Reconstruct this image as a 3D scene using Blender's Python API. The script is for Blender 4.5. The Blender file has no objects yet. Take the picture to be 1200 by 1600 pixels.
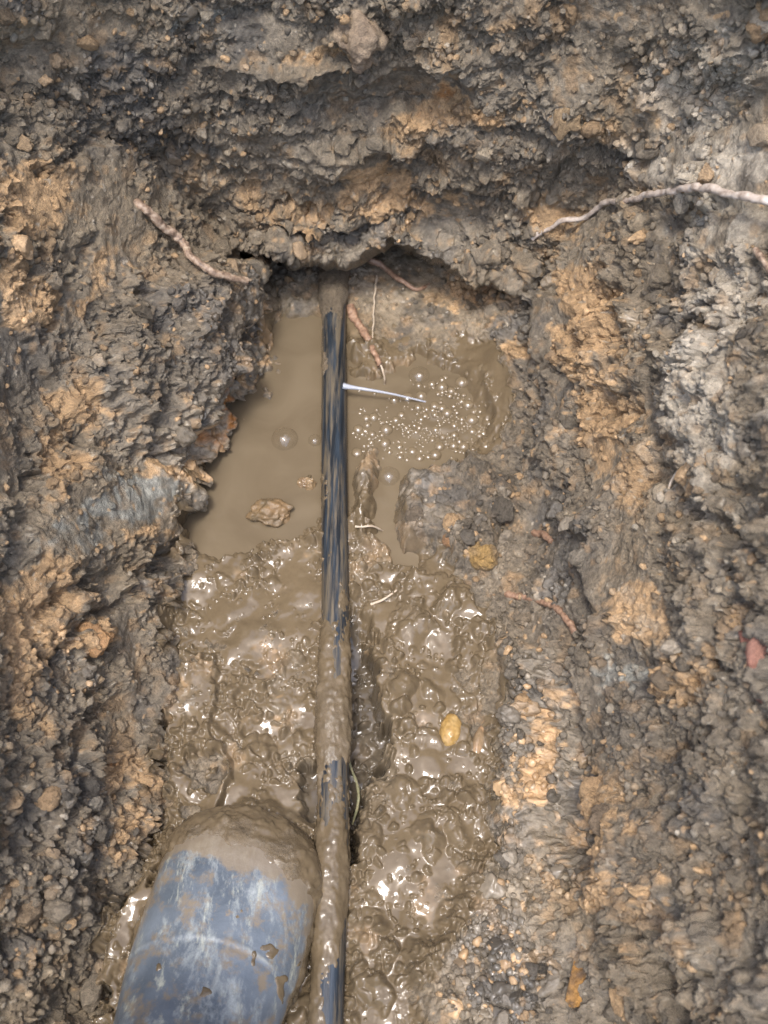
import bpy, bmesh, math
import numpy as np
from mathutils import Vector

F32 = np.float32
rng = np.random.default_rng(7)
R = math.radians
scene = bpy.context.scene
col = scene.collection

# ------------------------------------------------------------------ camera, world, sun, exposure
PITCH = R(30.0)
CAM_H = 1.0
FPX = 800.0 / math.tan(R(25.0))          # focal length in pixels of a 1200 x 1600 frame
cam_d = bpy.data.cameras.new("camera")
cam = bpy.data.objects.new("camera", cam_d); col.objects.link(cam)
cam.location = (0, 0, CAM_H); cam.rotation_euler = (PITCH, 0, 0)
cam_d.sensor_fit = 'VERTICAL'; cam_d.sensor_height = 24.0
cam_d.lens = 12.0 / math.tan(R(25.0))
cam_d.clip_start = 0.02; cam_d.clip_end = 200
cam_d.dof.use_dof = True; cam_d.dof.focus_distance = 1.0; cam_d.dof.aperture_fstop = 4.4
scene.camera = cam

SUN_EL, SUN_AZ = R(75), R(160)            # azimuth measured from +y towards -x
world = bpy.data.worlds.new("World"); scene.world = world; world.use_nodes = True
nt = world.node_tree
bg = nt.nodes["Background"]
sky = nt.nodes.new("ShaderNodeTexSky"); sky.sky_type = 'NISHITA'; sky.sun_disc = False
sky.sun_elevation = SUN_EL; sky.sun_rotation = -SUN_AZ
sky.air_density = 1.0; sky.dust_density = 3.0; sky.ozone_density = 1.0
nt.links.new(sky.outputs[0], bg.inputs[0]); bg.inputs[1].default_value = 0.15
sun_d = bpy.data.lights.new("sun", 'SUN'); sun = bpy.data.objects.new("sun", sun_d); col.objects.link(sun)
sun_d.energy = 1.05; sun_d.angle = R(11); sun_d.color = (1.0, 0.995, 0.99)
sdir = Vector((-math.sin(SUN_AZ) * math.cos(SUN_EL), math.cos(SUN_AZ) * math.cos(SUN_EL), math.sin(SUN_EL)))
sun.rotation_euler = sdir.to_track_quat('Z', 'Y').to_euler()
scene.cycles.use_denoising = True; scene.cycles.denoiser = 'OPENIMAGEDENOISE'; scene.cycles.denoising_input_passes = 'RGB_ALBEDO_NORMAL'; scene.cycles.denoising_prefilter = 'NONE'; scene.cycles.sample_clamp_indirect = 4; scene.cycles.max_bounces = 6; scene.cycles.diffuse_bounces = 3; scene.cycles.glossy_bounces = 3; scene.cycles.transparent_max_bounces = 6
vs = scene.view_settings
vs.view_transform = 'Standard'; vs.look = 'None'; vs.gamma = 1; vs.exposure = 1.64; vs.use_curve_mapping = False

# ------------------------------------------------------------------ small numpy noise library
def _hash(ix, iy, iz, seed):
    h = (ix.astype(np.uint32) * np.uint32(374761393) + iy.astype(np.uint32) * np.uint32(668265263)
         + iz.astype(np.uint32) * np.uint32(2246822519) + np.uint32(seed * 3266489917 & 0xffffffff))
    h = (h ^ (h >> np.uint32(15))) * np.uint32(2246822519)
    h = (h ^ (h >> np.uint32(13))) * np.uint32(3266489917)
    return h ^ (h >> np.uint32(16))

def _r01(h): return (h & np.uint32(0xffff)).astype(F32) * F32(1 / 65535.0)

def _chunk(fn, p, *a):
    n = len(p); out = np.empty(n, F32); S = 60000
    for i in range(0, n, S): out[i:i + S] = fn(p[i:i + S], *a)
    return out

def _vnoise(p, seed):
    i = np.floor(p); f = (p - i).astype(F32); i = i.astype(np.int64)
    u = f * f * f * (f * (f * 6 - 15) + 10)
    x, y, z = i[:, 0], i[:, 1], i[:, 2]; r = 0
    for dx in (0, 1):
        wx = u[:, 0] if dx else 1 - u[:, 0]
        for dy in (0, 1):
            wy = wx * (u[:, 1] if dy else 1 - u[:, 1])
            for dz in (0, 1):
                r = r + wy * (u[:, 2] if dz else 1 - u[:, 2]) * _r01(_hash(x + dx, y + dy, z + dz, seed))
    return r * 2 - 1

ROT = np.array([[0.00, 0.80, 0.60], [-0.80, 0.36, -0.48], [-0.60, -0.48, 0.64]], F32)
def noise(P, size, seed=0):              # value noise, feature size in metres, -1..1
    return _chunk(_vnoise, (P @ ROT) * F32(1.0 / size) + F32(50 + seed * 7.3), seed)
def fbm(P, size, octv=4, seed=0, gain=0.5):
    r = 0; a = 1.0; t = 0
    for k in range(octv):
        r = r + a * noise(P, size / 2 ** k, seed + k * 13); t += a; a *= gain
    return r / t * 1.5
def ridged(P, size, octv=3, seed=0):
    r = 0; a = 1.0; t = 0
    for k in range(octv):
        r = r + a * (1 - 2 * np.abs(noise(P, size / 2 ** k, seed + k * 17))); t += a; a *= 0.5
    return r / t

def _crumb(p, seed, keep, soft):
    i = np.floor(p); f = (p - i).astype(F32); i = i.astype(np.int64)
    s = np.where(f < 0.5, -1, 0).astype(np.int64)
    best = np.zeros(len(p), F32)
    for dx in (0, 1):
        for dy in (0, 1):
            for dz in (0, 1):
                o = s + np.array([dx, dy, dz]); c = i + o
                h = _hash(c[:, 0], c[:, 1], c[:, 2], seed)
                h2 = _hash(c[:, 0], c[:, 1], c[:, 2], seed + 101)
                q = f - o
                jx = _r01(h) - 0.5; jy = _r01(h >> np.uint32(16)) - 0.5; jz = _r01(h2) - 0.5
                d2 = (q[:, 0] - 0.5 - 0.6 * jx) ** 2 + (q[:, 1] - 0.5 - 0.6 * jy) ** 2 + (q[:, 2] - 0.5 - 0.6 * jz) ** 2
                rr = _r01(h2 >> np.uint32(16))
                rad = np.where(rr < keep, 0.25 + 0.45 * (rr / keep), 0).astype(F32)
                if soft:
                    v = rad * np.clip(1 - d2 / np.maximum(rad * rad, 1e-6), 0, 1) ** 1.3
                else:
                    v = np.sqrt(np.maximum(rad * rad - d2, 0))
                best = np.maximum(best, v)
    return best
def crumb(P, size, seed=0, keep=0.8, soft=False):   # 0..0.7 : heights of packed random balls
    return _chunk(lambda p: _crumb(p, seed, keep, soft), (P @ ROT) * F32(1.0 / size) + F32(90 + seed * 3.1))

def sstep(a, b, x):
    t = np.clip((x - a) / (b - a), 0, 1); return t * t * (3 - 2 * t)
def smin(a, b, k):
    h = np.clip(0.5 + 0.5 * (b - a) / k, 0, 1); return b * (1 - h) + a * h - k * h * (1 - h)
def smax(a, b, k): return -smin(-a, -b, k)
def lerp(a, b, t): return a + (b - a) * t
def poly_sd(X, Y, pts):                  # signed distance, positive inside
    pts = np.array(pts, F32); n = len(pts)
    d = np.full(X.shape, 1e9, F32); ins = np.zeros(X.shape, bool)
    for i in range(n):
        ax, ay = pts[i]; bx, by = pts[(i + 1) % n]
        ex, ey = bx - ax, by - ay
        t = np.clip(((X - ax) * ex + (Y - ay) * ey) / (ex * ex + ey * ey + 1e-9), 0, 1)
        d = np.minimum(d, (X - ax - t * ex) ** 2 + (Y - ay - t * ey) ** 2)
        c = ((ay <= Y) & (by > Y)) | ((by <= Y) & (ay > Y))
        if ey != 0: ins ^= c & (X < ax + (Y - ay) * ex / ey)
    return np.where(ins, 1, -1) * np.sqrt(d)
def crease(X, Y, pts, w):                # soft line along an open run of points
    d = np.full(X.shape, 1e9, F32); pts = np.array(pts, F32)
    for (ax, ay), (bx, by) in zip(pts[:-1], pts[1:]):
        ex, ey = bx - ax, by - ay; t = np.clip(((X - ax) * ex + (Y - ay) * ey) / (ex * ex + ey * ey), 0, 1)
        d = np.minimum(d, (X - ax - t * ex) ** 2 + (Y - ay - t * ey) ** 2)
    return np.exp(-d / (w * w))
def blobs(X, Y, L):
    r = np.zeros(X.shape, F32)
    for b in L:
        x, y, rx, ry = b[:4]; s = b[4] if len(b) > 4 else 1.0; a = R(b[5]) if len(b) > 5 else 0
        dx, dy = X - x, Y - y
        u = (dx * math.cos(a) + dy * math.sin(a)) / rx; v = (-dx * math.sin(a) + dy * math.cos(a)) / ry
        r = np.maximum(r, s * np.exp(-((u * u + v * v) ** 1.3) * 0.7))
    return r

# ------------------------------------------------------------------ photo directions -> points of the place
c30, s30 = math.cos(PITCH), math.sin(PITCH)
def ray(X, Y):
    dx = (X - 600.0) / FPX; dy = (800.0 - Y) / FPX
    return dx, dy * c30 + s30, dy * s30 - c30
def on_level(X, Y, z):                   # point on the level z
    dx, dy, dz = ray(X, Y); D = (z - CAM_H) / dz
    return np.array([dx * D, dy * D, z])
def foot(pts):
    a = np.array([on_level(x, y, 0.0)[:2] for x, y in pts]); o = np.argsort(a[:, 1]); return a[o, 1], a[o, 0]
LF = foot([(60, 2400), (130, 1600), (225, 1330), (255, 1150), (262, 1000), (285, 880), (300, 800), (335, 690), (392, 580), (425, 500), (400, 440)])
RF = foot([(900, 2400), (850, 1600), (830, 1350), (815, 1150), (805, 1000), (815, 850), (800, 720), (770, 600), (775, 500), (800, 430)])
LP = np.array([[0, 0], [.012, .045], [.03, .088], [.06, .145], [.09, .205], [.13, .29], [.19, .40], [.28, .5], [.5, .56], [3, .6], [60, .6]])
RP = np.array([[-.07, 0], [-.04, .003], [-.01, .011], [.015, .028], [.045, .076], [.075, .15], [.11, .235], [.15, .335], [.20, .45], [.26, .55], [.5, .61], [3, .6], [60, .6]])
BP = np.array([[0, 0], [.05, .03], [.10, .10], [.16, .4], [.3, .55], [60, .6]])
def prof(t, P): return np.interp(t, P[:, 0], P[:, 1])
def height(x, y):
    xl = np.interp(y, LF[0], LF[1]); xr = np.interp(y, RF[0], RF[1])
    hl = prof(xl - x + 0.003, LP); hr = prof(x - xr + 0.003, RP)
    hb = prof(y - (0.98 + 0.06 * np.exp(-((x + 0.05) / 0.06) ** 2) + 0.05 * np.exp(-((x + 0.15) / 0.05) ** 2) + .045 * np.exp(-((x - 0.04) / 0.05) ** 2)), BP)
    h = np.maximum(np.maximum(hl, hr), hb)
    return h
def base_depth(X, Y):
    dx, dy, dz = ray(X, Y)
    lo = np.full(X.shape, 0.25); hi = np.full(X.shape, 6.0)
    step = 0.02; D = lo.copy(); done = np.zeros(X.shape, bool); hit = hi.copy()
    for k in range(140):                 # first crossing, then bisection
        D = 0.3 + k * step
        g = (CAM_H + dz * D) - height(dx * D, dy * D)
        new = (g <= 0) & ~done
        hit[new] = D; done |= new
    lo = np.where(done, hit - step, 3.0); hi = np.where(done, hit, 40.0)
    for k in range(16):
        m = (lo + hi) / 2
        g = (CAM_H + dz * m) - height(dx * m, dy * m)
        hi = np.where(g <= 0, m, hi); lo = np.where(g <= 0, lo, m)
    return (lo + hi) / 2

def axis(a, b, step, lo, hi, g=1.06):
    c = list(np.arange(a, b + step * .5, step)); s = step
    while c[-1] < hi: s *= g; c.append(c[-1] + s)
    s = step; left = []
    x = a
    while x > lo: s *= g; x -= s; left.append(x)
    return np.array(left[::-1] + c)
STEP = 1.25
gx = axis(-25, 1225, STEP, -1300, 2500); gy = axis(-25, 1625, STEP, -1100, 2700)
NX, NY = len(gx), len(gy)
X, Y = np.meshgrid(gx, gy)
spacing = np.maximum(np.gradient(gx)[None, :], np.gradient(gy)[:, None])
fine = np.clip(3.0 * STEP / spacing, 0, 1).astype(F32).ravel()        # fades small relief where the grid gets coarse

# base depth on a coarse grid, smoothed, then interpolated
cx = np.unique(np.concatenate([np.arange(gx[0], -30, 40), np.arange(-30, 1231, 5), np.arange(1240, gx[-1] + 41, 40)]))
cy = np.unique(np.concatenate([np.arange(gy[0], -30, 40), np.arange(-30, 1631, 5), np.arange(1640, gy[-1] + 41, 40)]))
CX, CY = np.meshgrid(cx, cy)
Dc = base_depth(CX, CY)
def blur(a, n):
    for _ in range(n):
        p = np.pad(a, 1, mode='edge')
        a = (p[:-2, 1:-1] + p[2:, 1:-1] + p[1:-1, :-2] + p[1:-1, 2:] + 2 * p[1:-1, 1:-1]) / 6
    return a
Dc = blur(Dc, 6)
def bilerp(ax, ay, A, x, y):
    i = np.clip(np.searchsorted(ax, x) - 1, 0, len(ax) - 2); j = np.clip(np.searchsorted(ay, y) - 1, 0, len(ay) - 2)
    u = np.clip((x - ax[i]) / (ax[i + 1] - ax[i]), 0, 1); v = np.clip((y - ay[j]) / (ay[j + 1] - ay[j]), 0, 1)
    return (A[j, i] * (1 - u) + A[j, i + 1] * u) * (1 - v) + (A[j + 1, i] * (1 - u) + A[j + 1, i + 1] * u) * v
D = bilerp(cx, cy, Dc, X, Y)

# the end face of the trench with its overhanging lip
dx, dy, dz = ray(X, Y)
P0 = np.stack([dx * D, dy * D, CAM_H + dz * D], -1).reshape(-1, 3).astype(F32)
xy = np.stack([X.ravel(), Y.ravel(), np.zeros(X.size)], 1).astype(F32)
wob1 = noise(xy, 60, 301).reshape(X.shape); wob2 = noise(xy, 60, 302).reshape(X.shape)
wob3 = noise(xy, 16, 303).reshape(X.shape); wob4 = noise(xy, 16, 304).reshape(X.shape)
wob5 = noise(xy, 6, 305).reshape(X.shape)
LIP = np.array([(-1300, 250), (0, 330), (150, 360), (230, 385), (300, 398), (360, 403), (420, 398), (480, 408), (540, 414), (568, 402), (612, 378), (650, 398), (700, 418), (745, 436), (800, 444), (860, 430), (950, 400), (2500, 300)], float)
lipY = np.interp(X, LIP[:, 0], LIP[:, 1]) + 9 * wob3 + 2 * wob5
below = Y - lipY
lean = 0.16
Df = (0.875 - 0.05 * np.clip(((X - 520) / 400) ** 2, 0, 4) + lean) / np.maximum(dy + lean * -dz, .25)
in_lip = sstep(265, 320, X) * (1 - sstep(790, 870, X))
Df = Df + np.clip(below, 0, None) * lerp(0.0012, 0.05, in_lip) + 0.0003 * np.clip(below, -200, 0)
bulge = np.exp(-(below / 45) ** 2) * (below < 3) * in_lip
Df = Df - 0.062 * bulge + .01 * np.clip(Y - 600, 0, None)
D = smin(D, Df, 0.03)
D = np.where((below > -1) & (in_lip > .5), np.minimum(D, Df), D)
P0 = np.stack([dx * D, dy * D, CAM_H + dz * D], -1)
def grid_normals(P):
    Pu = np.gradient(P, axis=1); Pv = np.gradient(P, axis=0)
    N = np.cross(Pu, -Pv); N /= np.linalg.norm(N, axis=-1, keepdims=True) + 1e-12
    return N
def blur_grid(A, n):
    for k in range(3): A[..., k] = blur(A[..., k], n)
    return A
N0 = blur_grid(grid_normals(P0), 20); N0 /= np.linalg.norm(N0, axis=-1, keepdims=True)
P = P0.reshape(-1, 3).astype(F32); N = N0.reshape(-1, 3).astype(F32)

# ------------------------------------------------------------------ where things lie on the ground (masks)
Xw = X + 30 * wob1 + 14 * wob3 + 5 * wob5; Yw = Y + 30 * wob2 + 14 * wob4 + 5 * wob5
Xl = X + 12 * wob1 + 9 * wob3 + 4 * wob5; Yl = Y + 12 * wob2 + 9 * wob4 + 4 * wob5
WET = [(245, 880), (290, 830), (325, 690), (395, 590), (430, 500), (470, 470), (640, 520), (770, 600), (790, 660), (735, 720), (640, 760), (640, 850), (735, 890), (780, 960), (790, 1200), (785, 1330), (720, 1400), (670, 1470), (640, 1600), (620, 2600), (60, 2600), (130, 1600), (170, 1480), (245, 1330), (265, 1200), (280, 1050), (250, 980)]
sd_wet = poly_sd(Xw, Yw, WET)
wob6 = noise(xy, 130, 306).reshape(X.shape)
sd_wet = sd_wet + 70 * wob6 + 45 * wob1 + 34 * wob3 + 16 * wob5
wet = sstep(-34, 30, sd_wet) * sstep(478, 520, Y + 20 * wob3) * sstep(.075, .035, P0[..., 2] + .02 * wob1)
PUD_L = [(440, 515), (520, 505), (530, 700), (530, 800), (455, 838), (400, 850), (345, 868), (312, 862), (302, 815), (330, 735), (345, 672), (392, 610), (415, 560)]
PUD_R = [(520, 560), (560, 610), (610, 598), (660, 575), (715, 600), (755, 645), (745, 690), (705, 740), (650, 762), (636, 800), (655, 880), (620, 868), (592, 835), (600, 760), (585, 715), (555, 715), (548, 800), (520, 800)]
sd_pud = np.maximum(poly_sd(Xl, Yl, PUD_L), poly_sd(Xl, Yl, PUD_R))
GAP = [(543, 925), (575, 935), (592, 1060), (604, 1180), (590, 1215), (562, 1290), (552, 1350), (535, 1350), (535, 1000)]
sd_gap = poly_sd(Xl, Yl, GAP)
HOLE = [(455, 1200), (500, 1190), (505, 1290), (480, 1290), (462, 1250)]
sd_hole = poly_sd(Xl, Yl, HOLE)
SMOOTH = blobs(Xw, Yw, [(170, 785, 105, 50, 1, -20), (95, 850, 70, 38, 1, -10), (28, 575, 58, 95, 1), (125, 440, 105, 36, 1, -35), (255, 300, 70, 40, .7), (430, 232, 95, 22, .7), (900, 330, 40, 50, .7), (1000, 880, 36, 120, .65, -15), (955, 1120, 28, 100, .65, -15), (300, 625, 36, 46, .6), (640, 140, 120, 48, 1), (110, 50, 100, 60, .9), (262, 1110, 18, 90, 1), (150, 330, 60, 80, .8),
                        (900, 870, 38, 130, .5, -12), (1090, 340, 60, 25, .8), (330, 510, 45, 60, .3), (975, 1310, 40, 80, .45, -20)])
SMOOTH = np.maximum(SMOOTH, .75 * sstep(.22, .55, noise(P, .055, 45).reshape(X.shape) + .3 * noise(P, .02, 46).reshape(X.shape)) * (1 - .5 * sstep(1000, 1300, Y)) * (1 - sstep(1020, 1080, X) * sstep(480, 540, Y)))
SLAB = [(285, 742), (298, 770), (255, 850), (180, 905), (110, 955), (60, 900), (20, 880), (40, 790), (120, 700), (220, 720)]
sd_slab = poly_sd(Xl, Yl, SLAB)
CLUMP = [(400, 420), (362, 520), (330, 600), (300, 660), (210, 690), (150, 600), (160, 500), (240, 420), (330, 400)]
sd_clump = poly_sd(Xw, Yw, CLUMP)
RUB1 = [(640, 770), (690, 755), (730, 720), (790, 740), (830, 800), (800, 880), (740, 895), (690, 890), (640, 850)]
RUB2 = [(800, 1010), (860, 1000), (880, 1200), (900, 1420), (880, 1640), (640, 1640), (660, 1500), (720, 1400), (790, 1330)]
sd_r1 = poly_sd(Xw, Yw, RUB1); sd_r2 = poly_sd(Xw, Yw, RUB2)
SMOOTH = SMOOTH * (1 - .95 * sstep(-30, 0, sd_r1)) * (1 - .7 * sstep(-30, 10, sd_r2))
BSK = [(120, 1640), (160, 1490), (225, 1360), (300, 1300), (420, 1262), (490, 1310), (430, 1330), (300, 1400), (245, 1500), (215, 1640)]
sd_bsk = poly_sd(Xl, Yl, BSK)

f = lambda a: a.astype(F32).ravel()
wetf, smoothf = f(wet), f(SMOOTH)
# ---- relief of the loose soil
Pw = P + 0.004 * np.stack([noise(P, .012, 21), noise(P, .012, 22), noise(P, .012, 23)], 1)
Pw = Pw + .0022 * np.stack([noise(P, .0058, 24), noise(P, .0058, 25), noise(P, .0058, 26)], 1) + .0010 * np.stack([noise(P, .0028, 27), noise(P, .0028, 28), noise(P, .0028, 29)], 1)
Pa = Pw * np.array([0.45, 1.0, 1.0], F32)           # horizontally streaked on the end face
far_m = f(sstep(0.85, 0.80, 0) * 0 + sstep(470, 330, Y) * sstep(260, 420, X) * (1 - sstep(720, 900, X)))
lowf = fbm(P, .10, 3, 1)
mid = fbm(P, .035, 3, 5)
rid = ridged(Pw, .028, 3, 9)
strata = fbm(P * np.array([0.22, 1.0, 1.0], F32), .013, 3, 31)
c1 = lerp(crumb(Pw, .030, 2), crumb(Pa, .026, 3), far_m)
c2 = lerp(crumb(Pw, .014, 4), crumb(Pa, .013, 5), far_m)
c3 = crumb(Pw, .0068, 6); c4 = crumb(Pw, .0040, 8)
clodm = np.clip(0.75 + 0.8 * noise(P, .05, 41), 0.1, 1.3)
dry = 0.014 * lowf + 0.010 * mid + 0.007 * rid * (1 - .4 * far_m) + 0.006 * strata * far_m
dry += clodm * (0.015 * c1 + 0.0085 * c2) + 0.0052 * c3 * (.6 + .5 * clodm) + 0.0024 * c4
sd_ = np.array([.45, .62, .64], F32); Ps = P - .86 * (P @ sd_)[:, None] * sd_
flat = 0.012 * lowf + 0.003 * mid + .0007 * fbm(Ps, .006, 3, 55) + 0.0012 * fbm(P, .012, 4, 51) + 0.0008 * c3 * sstep(.0, .4, noise(P, .03, 52))
c5 = crumb(P, .0026, 15)
dry += .0014 * c5 - .0065 * sstep(.25, .75, noise(Pw, .013, 42)) * clodm - .0035 * sstep(.25, .75, noise(Pw, .0055, 43)) + .0022 * fbm(P, .0055, 3, 44) + .0030 * (ridged(P, .011, 3, 47) - .2)
dry = lerp(dry, flat + 0.004, np.clip(smoothf * 1.3, 0, 1))
# ---- relief of the slurry on the bed
Pm = P + 0.0035 * np.stack([noise(P, .009, 61), noise(P, .009, 62), noise(P, .009, 63)], 1)
b1 = crumb(Pm, .034, 11, .6, True); b2 = crumb(Pm, .017, 12, .75, True); b3 = crumb(Pm, .0095, 13, .75, True); b4 = crumb(Pm, .0055, 14, .7, True)
lm = np.clip(.62 + 1.3 * noise(P, .040, 71) + .5 * noise(P, .016, 76), .0, 1.25)
lump = np.maximum.reduce([.020 * b1 * (.4 + .6 * lm), .0155 * b2 * lm, .0120 * b3 * np.clip(lm + .15, 0, 1), .0075 * b4])
bil = np.abs(noise(Pm, .020, 91)) * .0085 + np.abs(noise(Pm, .010, 92)) * .0028 + np.abs(noise(Pm, .005, 93)) * .0006
lump = lump + bil * np.clip(lm, 0, 1.1) + .18 * np.maximum(.0115 * b3, .0075 * b4) * lm
lvl = 0.0042 + 0.0046 * noise(P, .045, 73) + .0030 * noise(P, .018, 74) + .0006 * noise(P, .007, 77)
wetd = smax(lump, lvl, .0009) + .004 * fbm(P, .07, 2, 75)
sp = f(sd_pud)
shore = sstep(-26, 12, sp)
wetd = lerp(0.0125 + wetd, -0.014 + .3 * wetd, shore)
wetd = wetd + f(-0.046 * sstep(-5, 9, sd_gap) * sstep(925, 1050, Y) - 0.018 * sstep(-5, 9, sd_hole))
wetd = wetd + f(.008 * sstep(-8, 14, poly_sd(Xl, Yl, [(590, 1040), (640, 900), (900, 950), (900, 1330), (800, 1700), (560, 1700), (552, 1330), (600, 1215)])))
wetd = wetd + f(.012 * sstep(-8, 10, poly_sd(Xw, Yw, [(275, 1050), (330, 1020), (345, 1100), (330, 1180), (372, 1230), (360, 1300), (255, 1330), (262, 1180)])))
wetd = wetd + f(-.006 * sstep(-6, 12, poly_sd(Xw, Yw, [(362, 1035), (490, 1028), (495, 1060), (490, 1180), (430, 1210), (370, 1160)])))
wetd = wetd + f(.026 * sstep(-20, 34, sd_bsk))
# mounds standing in the puddle
wetd = wetd + f(.030 * blobs(Xl, Yl, [(424, 803, 26, 17)]) + .024 * blobs(Xl, Yl, [(481, 757, 12, 12)]) + .017 * blobs(Xl, Yl, [(577, 752, 26, 40), (574, 815, 16, 28, .9)])
               + .0165 * blobs(Xl, Yl, [(690, 640, 75, 42, 1), (600, 655, 36, 26, .8)]) + .03 * blobs(Xl, Yl, [(400, 600, 10, 60, .9, 18)]))
dry = np.where(P[:, 2] < .05, lerp(smax(dry, .016 + .4 * dry, .004), dry, sstep(.015, .05, P[:, 2])), dry)
disp = lerp(dry, wetd, wetf)
disp += f(0.013 * sstep(-20, 24, sd_slab) + 0.030 * sstep(-18, 22, sd_clump) + 0.026 * sstep(-14, 26, sd_r1) + 0.022 * sstep(-25, 40, sd_r2))
disp += f(-0.022 * blobs(Xw, Yw, [(430, 303, 26, 7), (468, 352, 50, 5, .7, -5), (120, 905, 70, 16, .9, -35), (1090, 335, 60, 25, .7), (640, 150, 110, 40, .6), (265, 205, 60, 18, .7, -20), (390, 400, 60, 10, .8)])
          + 0.030 * blobs(Xw, Yw, [(570, 50, 34, 34, .8), (1140, 640, 80, 90, .4), (700, 95, 70, 20, .6), (500, 330, 70, 22, .8), (880, 190, 22, 22, .6), (140, 1000, 20, 18, .4), (260, 1450, 10, 10, 0), (480, 110, 100, 14, .7), (620, 230, 130, 16, .5)]))
disp += f(.014 * sstep(-9, 12, poly_sd(Xl, Yl, [(840, 470), (852, 700), (905, 800), (948, 960), (908, 1040), (930, 1200), (1000, 1420), (1060, 1700), (1600, 1700), (1600, 470)])) * sstep(1500, 1300, X)
          + .010 * sstep(-9, 12, poly_sd(Xl, Yl, [(1085, 520), (1050, 600), (1075, 720), (1120, 780), (1190, 820), (1300, 900), (1300, 500)]))
          + .012 * sstep(-8, 12, poly_sd(Xl, Yl, [(-60, 480), (20, 500), (70, 570), (140, 690), (110, 740), (-60, 820)])) * -1
          + .016 * sstep(-10, 14, poly_sd(Xl, Yl, [(945, 1230), (1000, 1250), (1040, 1330), (1050, 1440), (1000, 1500), (950, 1400)]))
          - .016 * crease(Xl, Yl, [(322, 775), (262, 862), (190, 918), (120, 972), (85, 1030)], 11) - .012 * crease(Xl, Yl, [(140, 1080), (105, 1220), (92, 1330)], 9)
          - .012 * crease(Xl, Yl, [(255, 1090), (250, 1200), (240, 1330)], 7) - .013 * crease(Xl, Yl, [(905, 1010), (925, 1200), (1010, 1420), (1090, 1600)], 9)
          - .012 * crease(Xl, Yl, [(1060, 740), (1120, 800), (1190, 850)], 14) - .010 * crease(Xl, Yl, [(150, 380), (90, 470), (60, 520)], 8) - .010 * crease(Xl, Yl, [(60, 270), (150, 215), (260, 190)], 9)
          - .010 * crease(Xl, Yl, [(330, 185), (480, 165), (640, 172)], 7) - .012 * crease(Xl, Yl, [(640, 318), (700, 300), (800, 320)], 6) - .010 * crease(Xl, Yl, [(780, 400), (830, 330), (870, 260)], 7))
disp = lerp(fbm(P, .25, 2, 3) * .02, disp, fine)
Nd = lerp(N, np.array([0, 0, 1], F32), .85 * wetf[:, None]); Nd /= np.linalg.norm(Nd, axis=1, keepdims=True)
P = P + Nd * disp[:, None]
# small sideways shove so crumbs overhang a little
sh = (0.0022 * (1 - wetf) * (1 - .8 * smoothf) * fine)[:, None]
P = P + sh * np.stack([noise(P, .006, 81), noise(P, .006, 82), noise(P, .006, 83)], 1)
TD = ((P @ np.array([0, s30, -c30], F32)) + CAM_H * c30).reshape(NY, NX)     # distance along the view of the finished ground
PG = P.reshape(NY, NX, 3)
jump = np.zeros((NY, NX)); tj = np.abs(np.diff(D, axis=0)); jump[1:] = tj; jump[:-1] = np.maximum(jump[:-1], tj)
jm = np.clip(blur((jump > .009).astype(float) * (spacing < 2), 3) * 2.2, 0, 1)[..., None]
PG = lerp(PG, blur_grid(PG.copy(), 7), jm).astype(F32); P = PG.reshape(-1, 3)
NG = grid_normals(PG)

# ---- pigments
def C(r, g, b): return np.array([r, g, b], F32)
GREY, BROWN, OCHRE, DARK, TAN, BLUEG, PALE, RUST = C(.230, .190, .138), C(.235, .184, .122), C(.44, .285, .150), C(.098, .086, .070), C(.128, .094, .055), C(.27, .258, .215), C(.42, .36, .275), C(.30, .125, .035)
n1, n2, n3, n4, n5 = fbm(P, .09, 4, 101), fbm(P, .05, 4, 111), fbm(P, .02, 4, 121), fbm(P, .006, 2, 131), fbm(P, .03, 4, 141)
och = f(blobs(Xw, Yw, [(40, 310, 60, 55), (25, 460, 55, 45), (690, 190, 85, 30, .9, -12), (505, 78, 60, 16, .9), (560, 55, 30, 30, .7), (460, 325, 50, 25, .8), (590, 300, 70, 40, .8), (130, 640, 42, 40, .9), (305, 660, 40, 50, .6),
                       (95, 720, 40, 60, .8), (40, 950, 60, 60), (60, 1020, 60, 60, .8), (140, 1000, 24, 22), (250, 735, 60, 16, 1, 10), (190, 830, 60, 20, .6), (205, 1250, 45, 110, .6), (930, 510, 42, 75, .95), (965, 650, 45, 80, .95), (1005, 760, 36, 60, .8),
                       (1010, 960, 48, 42, .8), (975, 1310, 50, 90, .9, -20), (1000, 1390, 45, 60, .9), (820, 560, 20, 25, .8), (740, 460, 55, 30, .8), (1095, 1060, 45, 60, .8), (880, 1170, 20, 120, .7), (440, 800, 25, 16, .4), (420, 1120, 40, 50, .3),
                       (350, 1110, 25, 30, .4), (840, 1290, 60, 80, .4), (680, 330, 60, 40, .5), (860, 370, 60, 50, .5), (1010, 180, 90, 40, .6, -20), (400, 560, 14, 60, .8, 15), (150, 450, 60, 22, .7, -35), (30, 1120, 50, 90, .4), (880, 30, 90, 60, .35), (1180, 200, 60, 60, .4), (390, 290, 60, 30, .45), (700, 1440, 30, 30, .3)]))
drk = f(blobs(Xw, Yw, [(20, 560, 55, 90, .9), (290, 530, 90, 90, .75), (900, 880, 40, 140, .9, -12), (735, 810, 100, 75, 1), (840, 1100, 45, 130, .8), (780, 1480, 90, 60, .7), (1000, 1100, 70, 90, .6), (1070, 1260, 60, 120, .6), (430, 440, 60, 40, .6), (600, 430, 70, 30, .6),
                       (300, 110, 120, 40, .5), (830, 640, 60, 120, .6), (150, 150, 120, 80, .4), (640, 150, 110, 40, .25), (60, 1180, 70, 80, .4), (1050, 440, 60, 80, .4), (100, 1350, 90, 150, .3), (880, 1540, 80, 60, .5)]))
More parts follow.
